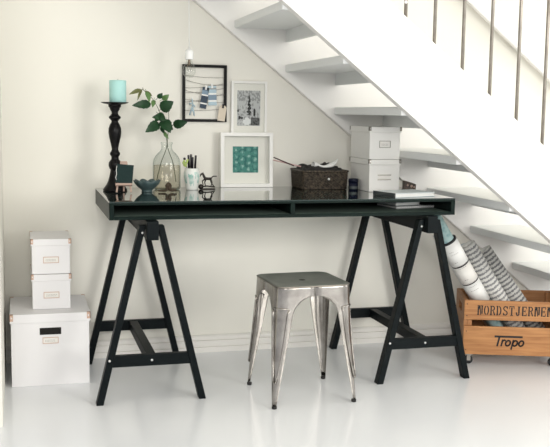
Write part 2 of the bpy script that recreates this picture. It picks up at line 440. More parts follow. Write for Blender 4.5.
# ------------------------------------------------------------------ stool
def make_stool():
    t = thing('stool', 'square galvanised metal stool with four tapered legs in front of the desk', 'stool', (1.0555, 3.402, 0), math.radians(3))
    ZS = .462; HT, HB = .150, .171      # half widths top / floor
    def half(z): return HT+(HB-HT)*(1-z/ZS)
    RC = .043
    # dished seat top with rounded corners
    m = mb(METALTOP)
    def loop(h, r, z, n=8):
        L = []
        for q in range(4):
            cx, cy = [(1, 1), (-1, 1), (-1, -1), (1, -1)][q]
            for i in range(n+1):
                a = q*PI/2+i/n*PI/2
                L.append((cx*(h-r)+r*math.cos(a), cy*(h-r)+r*math.sin(a), z))
        return L
    loops = [loop(HT, RC, ZS-.004), loop(HT-.002, RC-.002, ZS-.001), loop(HT-.006, RC-.004, ZS), loop(HT-.014, RC-.006, ZS-.0015), loop(HT-.03, .02, ZS-.004), loop(.10, .02, ZS-.0045), loop(.045, .02, ZS-.005)]
    R = [[m.v(p) for p in L] for L in loops]
    for a, b in zip(R, R[1:]):
        n = len(a)
        for i in range(n): m.face([a[i], a[(i+1) % n], b[(i+1) % n], b[i]], METALTOP, True)
    m.face(R[-1], METALTOP)
    seat = m.build('seat', None, t)
    md = seat.modifiers.new('solid', 'SOLIDIFY'); md.thickness = .0016; md.offset = -1
    m = mb(STEEL_ROD); m.tube(loop(HT+.0006, RC, ZS-.0035, 6), .0021, seg=6, closed=True); m.build('rim', None, seat, label='dark worn seat rim')
    m = mb(HOLE); m.T = trans((0, 0, ZS-.0049)); m.lathe([(0, .0003), (.011, .0003), (.013, 0)], seg=20)
    m.build('hand_hole', None, seat)
    ZA = ZS-.040
    ZT0 = ZS-.0045
    # legs: folded corner sheets with an arch between them
    def wleg(z):
        # length of each arm of the folded sheet, measured from the corner
        h = half(z)
        za, zb2 = ZA, ZA-.085
        if z >= za: return h-.0002
        if z >= zb2:
            q = (za-z)/(za-zb2)              # 0 at the arch crown
            return .062+(h-.0005-.062)*(1-math.sqrt(max(0, 1-(1-q)**2)))
        q = z/zb2
        return .0115+(.062-.0115)*q**.95
    zl_ = [ZT0, ZT0-.006, ZT0-.014, ZT0-.024, ZA+.001]+[ZA-.085*((i/12)**2) for i in range(13)]+[ZA-.085-(ZA-.085-.012)*i/14 for i in range(1, 15)]
    def section(z, w, out=0, n=8, r=None):
        h = half(z)+out; r = min(RC if r is None else r, w*.8)+0
        q = []
        for i in range(5): q.append((h-w+(w-r)*i/4, h))           # along side A up to the bend
        for i in range(1, n): a = PI/2-i/n*PI/2; q.append((h-r+r*math.cos(a), h-r+r*math.sin(a)))
        for i in range(5): q.append((h, h-r-(w-r)*i/4))
        return q
    for ang in (0, 1, 2, 3):
        Rm = rot('Z', ang*PI/2)
        m = mb(METAL); m.T = Rm
        rings = [[m.v((x, y, z)) for x, y in section(z, wleg(z))] for z in zl_]
        for a, b in zip(rings, rings[1:]):
            for i in range(len(a)-1): m.face([a[i], a[i+1], b[i+1], b[i]], METAL, True)
        lg = m.build('leg', None, t)
        md = lg.modifiers.new('solid', 'SOLIDIFY'); md.thickness = .0016; md.offset = -1
        # pressed stiffening rib
        m = mb(METAL); m.T = Rm
        zz = [.375-(.375-.105)*i/16 for i in range(17)]
        for side in (-1, 1):
            pts = []
            for z in zz:
                w = max(.008, wleg(z)*.66*(1-(1-(z-.105)/.27)**4*.6)); h = half(z)
                pts.append((h-w, h+.001, z) if side < 0 else (h+.001, h-w, z))
            m.tube(pts, 0.0036, seg=8)
        z = .375; h = half(z); w = wleg(z)*.66
        m.tube([(h-w, h+.001, z)]+[(h-.040+.0395*math.cos(a), h-.040+.0395*math.sin(a), z+.002) for a in (1.5, 1.2, .8, .4, .07)]+[(h+.001, h-w, z)], 0.0036, seg=8)
        z = .105; h = half(z)
        m.tube([(h-.008, h+.001, z), (h-.004, h-.001, z-.007), (h-.001, h-.004, z-.007), (h+.001, h-.008, z)], .003, seg=8)
        m.build('rib', None, lg, label='pressed stiffening rib')
        m = mb(RUBBER); m.T = Rm
        h = half(.01); m.lathe([(0, 0), (.0085, 0), (.0098, .002), (.0098, .0105), (0, .0105)], RUBBER, 14, (h-.0085, h-.0085, 0))
        m.build('rubber_foot', None, lg, label='black rubber foot')
    return t
make_stool()

# ------------------------------------------------------------------ card storage boxes
def storage_box(label, group, loc, w, d, h, lid_h, metal, rz=0, holder='frame', hole=False, card=None, hz=.55, hw=.062, hh=.026):
    """origin at the middle of the front-bottom edge; front faces -y"""
    c = card or CARD
    t = thing('storage_box', label, 'box', loc, rz, group)
    m = mb(c); m.box((-w/2+.0045, .0045, 0), (w/2-.0045, d-.0045, h-.004)); bd = bevel(m.build('body', None, t), .002)
    m = mb(c); m.box((-w/2, 0, h-lid_h), (w/2, d, h)); ld = bevel(m.build('lid', None, t), .002)
    k = lid_h*.38
    for sx in (-1, 1):
        for yy, sy in ((0, -1), (d, 1)):
            m = mb(metal); e = .0009
            x1, y1 = sx*(w/2+e), (yy+sy*e)
            x0_, y0_ = sx*(w/2-k), yy-sy*k
            zk = h-lid_h*.72
            m.box((min(x0_, x1), min(yy-sy*.001, y1), zk), (max(x0_, x1), max(yy-sy*.001, y1), h+.0006))
            m.box((min(sx*(w/2-.001), x1), min(y0_, y1), zk), (max(sx*(w/2-.001), x1), max(y0_, y1), h+.0006))
            m.box((min(x0_, x1), min(y0_, y1), h-.0004), (max(x0_, x1), max(y0_, y1), h+.0007))
            m.box((min(x0_+sx*k*.3, x0_+sx*k*.6), min(yy-sy*.001, yy+sy*.0014), h-lid_h*.45), (max(x0_+sx*k*.3, x0_+sx*k*.6), max(yy-sy*.001, yy+sy*.0014), h-lid_h*.25), WIRE)
            m.build('corner_cap', None, ld, label='metal lid corner')
    zc = (h-lid_h)*hz
    if hole:
        zc2 = (h-lid_h)-.036
        m = mb(HOLE); m.box((-.042, .0033, zc2-.014), (.042, .0049, zc2+.014)); m.build('handle_hole', None, bd, label='black oblong handle hole')
        zc = zc2-.038
    f = mb(metal)
    if holder == 'lines':
        for dz in (-.011, .009): f.box((-hw/2, .0025, zc+dz-.0022), (hw/2, .0045, zc+dz+.0022))
    else:
        b_ = .0022
        f.box((-hw/2, .0026, zc-hh/2), (hw/2, .0045, zc-hh/2+b_)); f.box((-hw/2, .0026, zc+hh/2-b_), (hw/2, .0045, zc+hh/2))
        f.box((-hw/2, .0026, zc-hh/2+b_), (-hw/2+b_, .0045, zc+hh/2-b_)); f.box((hw/2-b_, .0026, zc-hh/2+b_), (hw/2, .0045, zc+hh/2-b_))
    hd = f.build('label_holder', None, bd)
    m = mb(LABELP); m.box((-hw/2+.003, .0038, zc-hh/2+.003), (hw/2-.003, .0044, zc+hh/2-.003))
    if holder != 'lines':
        for dz in (.001, -.004):
            x = -hw/2+.010
            while x < hw/2-.012:
                l = random.uniform(.003, .006); m.box((x, .0036, zc+dz-.0008), (x+l, .0039, zc+dz+.0008), GREYINK); x += l+.0018
    m.build('card_label', None, hd)
    return t
gl = 'white storage boxes stacked at the left wall'
BX, BY, BW, BH, BD_ = -.0559, 3.718, .3148, .2957, .3716
storage_box('large white card box with a black handle hole, on the floor under two small boxes', gl, (BX+BW/2, BY, 0), BW, BD_, BH, .036, COPPER, hole=True, hw=.062, hh=.026)
storage_box('small white card box standing on the large floor box, under another small box', gl, (.110, 3.80, BH+.0008), .160, .262, .1436, .0275, COPPER, hz=.5)
storage_box('small white card box topmost of the stack at the left wall', gl, (.110, 3.80, BH+.0008+.1436+.0015), .160, .262, .1436, .0275, COPPER, hz=.5)
gd = 'white storage boxes stacked on the desk'
storage_box('white card box with two grey label rails standing on the desk below another box', gd, (1.531, 3.745, ZT+.0005), .150, .245, .1415, .024, PEWTER, holder='lines', card=CARDW, hz=.55)
storage_box('white card box with framed label, on top of the other box on the desk', gd, (1.529, 3.744, ZT+.0005+.1415+.0012), .151, .245, .1405, .024, PEWTER, card=CARDW, hz=.56, hw=.052, hh=.030)

# ------------------------------------------------------------------ candlestick and candle
pc = at(113.5, 190.5, z=ZT); pc.x = .382; pc.y = 3.925
cs = thing('candlestick', 'tall turned black candlestick with a wide plate, at the left end of the desk', 'candlestick', (pc.x, pc.y, ZT))
k = 1/236.
def prf(rows, y0): return [(w/2*k, (y0-y)*k) for w, y in rows]
m = mb(CSTICK)
m.lathe([(0, 0)]+prf([(23, 190.5), (24, 190), (24, 189), (22, 187.5), (17, 184), (13.5, 180), (11, 175), (9.5, 171), (9, 169)], 190.5)+[(0, .093)], seg=32); m.build('base', None, cs)
m = mb(CSTICK)
m.lathe(prf([(8, 170), (11, 168.5), (13, 165.5), (12.6, 162.5), (10, 160.5), (7.6, 159), (7.4, 156.5), (10, 154.5), (10.2, 153), (8, 151.3), (6.6, 149.5), (7, 147), (9.2, 142), (11.6, 137), (12.8, 132.5), (12.4, 128.5), (10, 125), (7.2, 122.5), (6.6, 121.3), (8.6, 120), (11.8, 118.3), (11.8, 117), (8.6, 115.6), (6.4, 114), (6.8, 112), (10.0, 109.5), (9.6, 108.6), (12.4, 107.2), (12.8, 104.8)], 190.5), seg=32); m.build('shaft', None, cs)
m = mb(CSTICK)
zt = (190.5-103)*k
m.lathe([(0, zt-.009), (.024, zt-.009), (.045, zt-.006), (.0575, zt-.001), (.0582, zt+.001), (.056, zt+.0015), (.046, zt-.002), (0, zt-.002)], seg=36); m.build('plate', None, cs)
cz = ZT+zt-.0018
cn = thing('candle', 'turquoise pillar candle on the black candlestick', 'candle', (pc.x+.013, pc.y, cz))
m = mb(CANDLE); rc = .0352; hc = .094
m.lathe([(0, 0), (rc-.001, 0), (rc, .001), (rc, hc-.003), (rc-.002, hc), (rc-.006, hc), (rc*.4, hc-.002), (0, hc-.0025)], seg=36); m.build('wax', None, cn)
m = mb(INK); m.tube([(0, 0, hc-.003), (.0003, 0, hc+.002), (.001, 0, hc+.005)], .0008, seg=6); m.build('wick', None, cn, label='short dark wick')

# ------------------------------------------------------------------ mini blackboard on an easel
pe = at(125, 193.5, z=ZT)
ea = thing('mini_easel', 'miniature chalkboard on a pale wooden easel in front of the candlestick', 'easel', (pe.x-.004, pe.y+.004, ZT), math.radians(-6)); ea.scale = (1.13, 1.13, 1.13)
tilt = rot('X', math.radians(-16))
for s in (-1, 1):
    m = mb(PINKW); m.T = tilt; m.bar((s*.026, -.006, .003), (s*.010, -.006, .114), .006, .006, up=(0, 1, 0)); m.build('leg', None, ea)
m = mb(PINKW); m.bar((0, .050, .0035), (0, .036, .104), .006, .006, up=(0, 1, 0)); m.build('leg', None, ea)
m = mb(PINKW); m.T = tilt; m.box((-.030, -.020, .026), (.030, -.0035, .034)); m.build('ledge', None, ea)
m = mb(PINKW); m.T = tilt; m.box((-.012, -.012, .104), (.012, -.0025, .117)); m.build('head_block', None, ea)
m = mb(BOARD); m.T = tilt @ trans((0, 0, .034)) @ rot('Y', math.radians(5)); m.box((-.030, -.0165, .001), (.030, -.0098, .070)); m.build('chalkboard', None, ea)
m = mb(PAPERW); m.T = tilt @ trans((0, 0, .034)) @ rot('Y', math.radians(5)); 
m.tube([(-.0305, -.0172, .062), (-.031, -.0172, .045), (-.0285, -.0172, .032), (-.031, -.0172, .018), (-.027, -.0172, .010)], .0011, seg=6); m.build('string', None, ea)

# ------------------------------------------------------------------ lotus bowl
pb = at(147, 190.5, z=ZT)
bo = mb(BOWLM)
def scal(q, z): return 1+.10*abs(math.sin(q*PI*9))*min(1, z/.045) - .03
prof = [(0, .001), (.022, 0), (.024, .003), (.021, .006), (.028, .012), (.040, .022), (.050, .034), (.057, .048), (.0555, .0488), (.048, .036), (.038, .025), (.026, .016), (0, .012)]
seg = 72; rings = []
for r, z in prof:
    if r == 0: rings.append([bo.v((0, 0, z))]); continue
    ring = []
    for i in range(seg):
        q = i/seg; pet = abs(math.sin(q*PI*9)); g = min(1, max(0, (z-.010)/.038))
        rr = r*(1-.06*g+.10*pet*g); zz = z+(.008*pet-.006)*g*g
        ring.append(bo.v((rr*math.cos(2*PI*q), rr*math.sin(2*PI*q), zz)))
    rings.append(ring)
for a, b in zip(rings, rings[1:]):
    for i in range(seg):
        j = (i+1) % seg
        if len(a) == 1: bo.face([a[0], b[j], b[i]], None, True)
        elif len(b) == 1: bo.face([a[i], a[j], b[0]], None, True)
        else: bo.face([a[i], a[j], b[j], b[i]], None, True)
o = bo.build('bowl'); pb = at(147, 188.5, y=3.858); o.location = (pb.x, 3.858, ZT+.0003); tag(o, 'small dark teal scalloped bowl like an open flower, on the desk', 'bowl')

# ------------------------------------------------------------------ glass bottle, water, branch
pv = Vector((.608, 3.970, ZT))
bt = mb(GLASS)
bottle_prof = [(0, .004), (.02, .002), (.050, .0006), (.056, .003), (.0600, .010), (.0600, .112), (.0560, .131), (.049, .145), (.039, .157), (.030, .165), (.0245, .172), (.0225, .180), (.0225, .194), (.0255, .197), (.0255, .203), (.0235, .205)]
bt.lathe(bottle_prof, seg=48)
o = bt.build('glass_bottle'); o.location = pv; tag(o, 'clear rounded glass bottle of water holding the leafy branch', 'bottle')
wa = mb(WATERM); wa.lathe([(0, .007), (.050, .0045), (.0565, .011), (.0565, .105), (0, .1052)], seg=40)
o = wa.build('water'); o.location = pv; tag(o, 'clear water half filling the glass bottle', 'water')
br = thing('leafy_branch', 'rose branch with dark green leaves standing in the glass bottle', 'branch', (pv.x, pv.y, ZT+.012))
def bp(px, py, dy=0): 
    p = at(px, py, y=pv.y+dy); return p-Vector((pv.x, pv.y, ZT+.012))
def smooth_pts(pts, n=6):
    out = []
    P = [pts[0]]+pts+[pts[-1]]
    for i in range(1, len(P)-2):
        for j in range(n):
            t = j/n; a, b, c, d = P[i-1], P[i], P[i+1], P[i+2]
            out.append(.5*((2*b)+(c-a)*t+(2*a-5*b+4*c-d)*t*t+(3*b-a-3*c+d)*t**3))
    out.append(P[-2]); return out
for pts, r0 in (([bp(156, 183, .01), bp(161, 163), bp(167, 145), bp(164, 130, -.01), bp(160, 113, -.02), bp(154.5, 102, -.03), bp(149, 95, -.03), bp(142, 89, -.035)], .0019),
                ([bp(176, 182, -.015), bp(173, 163, -.01), bp(167.5, 146), bp(168.5, 128, .01), bp(168.5, 112, .01), bp(165, 99, .01), bp(161, 94, .01)], .0019),
                ([bp(166, 135, 0), bp(160, 128, -.02), bp(155, 124, -.03)], .0012),
                ([bp(168, 131, .0), bp(173, 125, .01), bp(176, 123, .015)], .0012)):
    q = smooth_pts(pts); n = len(q)
    m = mb(STEM); m.tube(q, [r0*(1-.55*i/n) for i in range(n)], seg=7); m.build('stem', None, br)
def leaf(a, b, wpx, mt, dy=(0, 0), roll=0.0, fold=.25):
    """leaf from base a to tip b (photo positions), wpx wide, a little arched"""
    A, B = bp(a[0], a[1], dy[0]), bp(b[0], b[1], dy[1])
    L = (B-A).length; t = (B-A).normalized()
    n = Vector((0, -1, 0)); n = (n-t*n.dot(t)).normalized(); n = Matrix.Rotation(roll, 3, t) @ n
    s = t.cross(n); w = wpx*1.12/233.0
    m = mb(mt); N = 10; rows = []
    for i in range(N+1):
        q = i/N; ww = w/2*(math.sin(PI*q**.8))**.8*(1-.15*q) if 0 < i < N else .0004
        c = A+t*(L*q)+n*(.10*L*math.sin(PI*q))
        ser = 1+(.07 if i % 2 else -.03)
        rows.append([m.v(c-s*ww*ser+n*ww*fold), m.v(c-s*ww*.5+n*ww*fold*.4), m.v(c), m.v(c+s*ww*.5+n*ww*fold*.4), m.v(c+s*ww*ser+n*ww*fold)])
    for p, q in zip(rows, rows[1:]):
        for i in range(4): m.face([p[i], p[i+1], q[i+1], q[i]], mt, True)
    m.tube([A-t*.012, A+t*(L*.5)+n*(.10*L-.0008), B-t*.003], [.0011, .0008, .0004], seg=5)
    o = m.build('leaf', None, br)
    return o
leaf((141.5, 89.8), (129, 94.5), 4.2, LEAFB, (-.035, -.06), .3)
leaf((142, 90), (137.5, 100.5), 2.6, LEAFB, (-.035, -.05), .5)
leaf((151, 104), (132, 105.5), 8.2, LEAF, (-.03, -.06), .1)
leaf((146, 91.5), (149.5, 102.5), 4.8, LEAFL, (-.03, -.05), -.3)
leaf((154, 100), (152.5, 107.5), 4.2, LEAFL, (-.03, -.05), .2)
leaf((145, 91), (152, 96), 3.6, LEAFB, (-.03, -.02), .2)
leaf((157.5, 98), (162.5, 93), 5.2, LEAF, (.01, 0), .2)
leaf((162, 99.5), (169, 94.5), 5.6, LEAFL, (.01, 0), .2)
leaf((160.5, 109.5), (173.5, 101.5), 11.5, LEAF, (.0, -.03), -.1)
leaf((165, 118), (152, 117.2), 8.0, LEAF, (-.01, -.05), .2)
leaf((159, 123), (145.3, 132.3), 9.8, LEAF, (-.03, -.07), .15)
leaf((162, 120), (170.5, 133), 11.5, LEAF, (-.02, -.06), -.15)
leaf((173, 125), (187.4, 122), 8.6, LEAF, (.015, -.02), 0)
leaf((162, 126), (163.5, 133.5), 4.6, LEAF, (-.01, -.03), .3)
leaf((158, 113.5), (166, 121), 7, LEAF, (-.02, -.05), .2)
leaf((160, 118), (154.5, 121.5), 5, LEAF, (-.02, -.04), .5)
leaf((166, 122), (173, 130), 7, LEAF, (.0, -.02), .3)
leaf((164, 132), (168.5, 139), 3.5, LEAFL, (-.01, -.02), .3)
# knotted twig lying by the bottle foot
pt = at(168, 192.3, z=ZT)
tw = mb(TWIG)
tw.tube(smooth_pts([Vector(v) for v in ((-.040, .006, .0065), (-.022, .002, .006), (-.008, -.004, .009), (-.006, -.003, .024), (.001, 0, .034), (.008, .003, .027), (.006, .001, .013), (.016, -.002, .008), (.028, .002, .010), (.036, .004, .0065))]), [.004]*6+[.005]*12+[.008]*19+[.006]*12+[.0045]*6, seg=8)
o = tw.build('twig'); o.location = (pt.x, pt.y-.002, ZT+.0006); tag(o, 'small knotted brown twig lying in front of the glass bottle', 'twig')

# ------------------------------------------------------------------ cup with pens
pk = Vector((.714, 3.945, ZT))
cp = thing('cup', 'white pottery cup with mint green glaze drips, holding black pens', 'cup', pk)
m = mb(CUP)
cupw = [(.0245, 0), (.0255, .002), (.0285, .020), (.0330, .045), (.0355, .064), (.0345, .078), (.0305, .088), (.0300, .094)]
seg = 48; rings = []
def cr_(z):
    for (r0, z0), (r1, z1) in zip(cupw, cupw[1:]):
        if z0 <= z <= z1: return r0+(r1-r0)*(z-z0)/(z1-z0)
    return cupw[-1][0]
nz = 32
for i in range(nz+1):
    z = .094*i/nz; rings.append([m.v((cr_(z)*math.cos(2*PI*j/seg), cr_(z)*math.sin(2*PI*j/seg), z)) for j in range(seg)])
def drip(q): return .036+.020*math.sin(q*2*PI*5+.6)+.014*math.sin(q*2*PI*11+1.3)
for i in range(nz):
    z = .094*(i+.5)/nz
    for j in range(seg):
        q = (j+.5)/seg
        mt = MINT if (drip(q) < z < .074+.006*math.sin(q*2*PI*4) and math.sin(q*2*PI*7+z*40) > -.55) else CUP
        m.face([rings[i][j], rings[i][(j+1) % seg], rings[i+1][(j+1) % seg], rings[i+1][j]], mt, True)
inn = [[m.v((r*math.cos(2*PI*j/seg), r*math.sin(2*PI*j/seg), z)) for j in range(seg)] for r, z in ((.0275, .094), (.0300, .07), (.022, .006))]
for a, b in zip([rings[-1]]+inn, inn):
    for j in range(seg): m.face([a[j], a[(j+1) % seg], b[(j+1) % seg], b[j]], CUP, True)
m.face(inn[-1], CUP); m.face(rings[0][::-1], CUP)
m.build('body', None, cp)
for k_, (dx, dy, h, ln, lab) in enumerate(((-.0125, .004, .143, -.006, 'leftmost black pen in the mint cup'), (-.0045, -.006, .147, -.002, 'black pen second from left in the mint cup'), (.004, .006, .134, .001, 'shorter black pen standing third in the mint cup'), (.0135, -.002, .142, .007, 'rightmost black pen in the mint cup'))):
    p = thing('pen', lab, 'pen', (pk.x+dx*.7, pk.y+dy, ZT+.0075), 0, 'black pens in the cup')
    m = mb(PEN); m.tube([(0, 0, 0), (ln*.6, 0, h*.62)], .0042, seg=10); m.build('barrel', None, p)
    m = mb(PEN); m.tube([(ln*.6, 0, h*.62), (ln*.98, 0, h-.002), (ln, 0, h)], [.0048, .0048, .0042], seg=10); m.build('cap', None, p)
fl = thing('flower_sprig', 'small lime green flower sprig at the left side of the mint cup', 'flower', (pk.x-.016, pk.y-.008, ZT+.012))
m = mb(STEM); m.tube([(.006, .004, 0), (-.004, 0, .075), (-.014, -.002, .105)], .0013, seg=6); m.build('stem', None, fl)
m = mb(LIME)
for i in range(9):
    a = i*2.4; r = .004+.0012*i
    m.T = trans((-.016+r*.8*math.cos(a), -.002+r*.6*math.sin(a), .093+.0028*i)) @ rot('Z', a) @ rot('Y', .7); m.lathe([(0, -.008), (.0045, -.003), (.0052, .002), (0, .009)], seg=8)
m.build('blossom', None, fl)
m = mb(PEN); m.T = trans((-.018, -.002, .122)) @ rot('Y', -.4); m.lathe([(0, -.007), (.005, -.003), (.006, .003), (0, .008)], seg=10); m.build('dark_bud', None, fl, label='dark closed bud')

# ------------------------------------------------------------------ horse figurine
ph = at(209, 190.0, z=ZT)
hf = thing('horse_figurine', 'little dark metal horse figurine on a flat base beside the mint cup', 'figurine', (ph.x, 3.965, ZT))
m = mb(BRONZE); m.box((-.026, -.012, 0), (.034, .012, .005)); 
m.T = trans((-.028, 0, .0115)) @ rot('X', PI/2); m.lathe([(0, -.010), (.010, -.008), (.0115, 0), (.010, .008), (0, .010)], seg=18); m.T = Matrix()
m.tube([(-.028, 0, .012), (.0, 0, .014), (.034, 0, .010)], .003, seg=8)
m.build('base', None, hf)
m = mb(BRONZE)
m.tube(smooth_pts([Vector(v) for v in ((.018, 0, .046), (.006, 0, .046), (-.008, 0, .048), (-.015, 0, .058), (-.020, 0, .068), (-.027, 0, .065), (-.034, 0, .055))]), [.0062]*13+[.0062-.0018*(i/11) for i in range(12)]+[.0044-.0018*(i/11) for i in range(12)], seg=10)
for pts in (((-.009, .003, .045), (-.021, .003, .036), (-.017, .003, .016)), ((-.006, -.003, .045), (-.012, -.003, .030), (-.007, -.003, .012)), ((.016, .003, .045), (.023, .003, .030), (.017, .003, .012)), ((.014, -.003, .045), (.017, -.003, .030), (.029, -.003, .013))):
    m.tube([Vector(p) for p in pts], [.0042, .0026, .0018], seg=7)
m.tube([(-.019, .002, .069), (-.017, .003, .076)], [.0018, .0006], seg=6)
m.build('body', None, hf)
m = mb(BRONZE); m.tube(smooth_pts([Vector(v) for v in ((.018, 0, .047), (.026, 0, .056), (.042, 0, .057))]), .0025, seg=7); m.build('tail', None, hf)

# ------------------------------------------------------------------ pictures
def picture_print(par, name, w, h, nx, ny, fn, mats, y, z0, parentlabel=None):
    m = MB(*mats)
    V = [[m.v((-w/2+w*i/nx, y, z0+h*j/ny)) for i in range(nx+1)] for j in range(ny+1)]
    for j in range(ny):
        for i in range(nx): m.face([V[j][i], V[j][i+1], V[j+1][i+1], V[j+1][i]], mats[fn((i+.5)/nx, 1-(j+.5)/ny)])
    return m.build(name, None, par, label=parentlabel)
def frame_bars(par, w, h, b, d, mt):
    """rectangular moulding, front at y=0, back at y=d"""
    m = mb(mt)
    outer = [(-w/2, 0), (w/2, 0), (w/2, h), (-w/2, h)]; inner = [(-w/2+b, b), (w/2-b, b), (w/2-b, h-b), (-w/2+b, h-b)]
    O0 = [m.v((x, 0, z)) for x, z in outer]; I0 = [m.v((x, 0, z)) for x, z in inner]
    O1 = [m.v((x, d, z)) for x, z in outer]; I1 = [m.v((x, d, z)) for x, z in inner]
    for i in range(4):
        j = (i+1) % 4
        m.face([O0[i], O0[j], I0[j], I0[i]]); m.face([O1[j], O1[i], I1[i], I1[j]])
        m.face([O0[j], O0[i], O1[i], O1[j]]); m.face([I0[i], I0[j], I1[j], I1[i]])
    return bevel(m.build('frame', None, par), .0012)
# deep white box frame standing on the desk
def tealfn(u, v):
    n = noise.noise(Vector((u*9, v*9, 1.3)))
    cu, cv = (u*4) % 1-.5, ((v*4+.5*(int(u*4) % 2)) % 1)-.5
    d = math.hypot(cu*1.3, cv)
    if d < .22+.1*n: return 3 if n > .12 else 2
    if abs(d-.36) < .06: return 2 if n > -.1 else 1
    return 0 if n > -.05 else 1
wlf, hlf, dlf = .243, .247, .040
lf = thing('picture_frame', 'deep white box frame with a teal print, leaning on the wall on the desk', 'picture frame', (.986, YW-.052-.012, ZT+.0005))
lf.rotation_euler = (math.radians(-2.2), 0, 0)
frame_bars(lf, wlf, hlf, .0165, dlf, WHITEF)
m = mb(MATB); m.box((-wlf/2+.004, dlf-.008, .004), (wlf/2-.004, dlf-.002, hlf-.004)); m.build('mat_board', None, lf)
pr = picture_print(lf, 'print', .119, .119, 44, 44, tealfn, TEALA, dlf-.0084, hlf/2-.058, 'square teal patterned print')
m = mb(PANE); m.box((-wlf/2+.015, .006, .015), (wlf/2-.015, .008, hlf-.015)); m.build('glass_pane', None, lf)
# white frame with a black and white photograph, hung above
def photofn(u, v):
    n = noise.noise(Vector((u*14, v*14, 4.1)))
    def blob(x, y, rx, ry): return ((u-x)/rx)**2+((v-y)/ry)**2 < 1+.5*n
    if .14 < v < .70:
        q = (v-.14)/.56; w = .018+.085*q*abs(math.sin(q*17))+.012
        if abs(u-.52-.015*math.sin(v*30)) < w: return 4 if n > -.3 else 3
    if blob(.75, .62, .05, .12): return 4
    if .60 < u < .97 and .76 < v < .985: return 3 if n > -.15 else 4
    if blob(.43, .88, .17, .11): return 0
    if blob(.10, .77, .05, .05) or blob(.20, .78, .05, .03) or blob(.04, .57, .04, .04): return 4
    if v > .62: return 1 if n > -.1 else 2
    if v > .30: return 1 if n > -.25 else 2
    return 1 if n > .05 else 2
wuf, huf = .1665, .243
uf = thing('picture_frame', 'white frame with a black and white photograph, on the wall above the teal print', 'picture frame', (1.003, YW-.0195, 1.005))
frame_bars(uf, wuf, huf, .011, .018, WHITEF)
m = mb(MATB); m.box((-wuf/2+.003, .011, .003), (wuf/2-.003, .016, huf-.003)); m.build('mat_board', None, uf)
picture_print(uf, 'photograph', .108, .159, 54, 80, photofn, G, .0106, .0415, 'black and white photograph')
m = mb(PANE); m.box((-wuf/2+.010, .006, .010), (wuf/2-.010, .0075, huf-.010)); m.build('glass_pane', None, uf)
# black frame with strings
zb0 = 1.062
bw_, bh_ = .2015, .254
bf = thing('memo_frame', 'black wooden frame strung with grey cords for cards, on the wall above the desk', 'frame', (.7985, YW-.0165, zb0))
frame_bars(bf, bw_, bh_, .0125, .0155, BLACKF)
for (za, zb_, sag) in ((.205, .198, .004), (.186, .166, .010), (.150, .172, .006), (.128, .152, .006), (.140, .120, .008), (.086, .128, .006), (.100, .088, .006), (.050, .060, .004)):
    pts = [(-bw_/2+.009+(bw_-.018)*i/12, .004, za+(zb_-za)*i/12-sag*math.sin(PI*i/12)) for i in range(13)]
    m = mb(STRING); m.tube(pts, .0009, seg=5); m.build('string', None, bf)
def hang(name, label, cat, px, py, rz, build):
    p = at(px, py, y=YW-.016)
    t = thing(name, label, cat, (p.x, YW-.0165, p.z)); t.rotation_euler = (0, rz, 0)
    build(t); return t
def stripes(w, h, cols):
    def f(t):
        m = MB()
        n = len(cols)
        for i, c in enumerate(cols):
            m.box((-w/2, -.0016, -h*(i+1)/n), (w/2, -.0008, -h*i/n), c)
        m.build('card', None, t)
        c = mb(PAPERW); c.box((-.004, -.004, -.010), (.004, .0028, .010)); c.build('clip', None, t, label='small white peg')
    return f
hang('swatch_card', 'navy and white striped card hanging on the cords of the black frame', 'card', 206, 87.5, math.radians(9), stripes(.030, .094, [NAVYC, NAVYC, STEELB, STEELB, STEELB, PAPERW, NAVYC, NAVYC, NAVYC, NAVYC, NAVYC, PAPERW, NAVYC, NAVYC, NAVYC]))
hang('swatch_card', 'pale blue grey striped card hanging right of the navy card', 'card', 212, 86, math.radians(-2), stripes(.038, .086, [PALEB, GREYC, PALEB, PALEB, PAPERW, STEELB, STEELB, STEELB, PAPERW, PALEB, PALEB]))
def figure(t):
    m = mb(PALEB)
    for pts in (((0, 0), (.002, -.03), (-.012, -.072)), ((.002, -.03), (.010, -.074)), ((-.014, -.022), (.0, -.018), (.014, -.034)), ((-.004, -.05), (.004, -.052))):
        m.tube([Vector((x, -.0035, z)) for x, z in pts], .0032, seg=6)
    m.build('ribbon', None, t)
    c = mb(PAPERW); c.box((-.003, -.0045, -.006), (.003, .0028, .008)); c.build('clip', None, t)
hang('ribbon_bow', 'pale blue ribbon dangling in the lower left of the black frame', 'ribbon', 192, 99, 0, figure)
def tagf(t):
    m = mb(TAGC)
    w, h = .034, .070
    m.prism([Vector((x, -.004, z)) for x, z in ((-w/2, -h), (w/2, -h), (w/2, -.008), (w/2-.008, 0), (-w/2+.008, 0), (-w/2, -.008))], (0, .0008, 0)); m.build('card', None, t)
    c = mb(INK); c.box((-.004, -.0065, -.012), (.004, .0, .006)); c.build('clip', None, t, label='black clip')
hang('paper_tag', 'cream paper tag with a black clip at the lower right of the black frame', 'tag', 223, 105.5, math.radians(8), tagf)

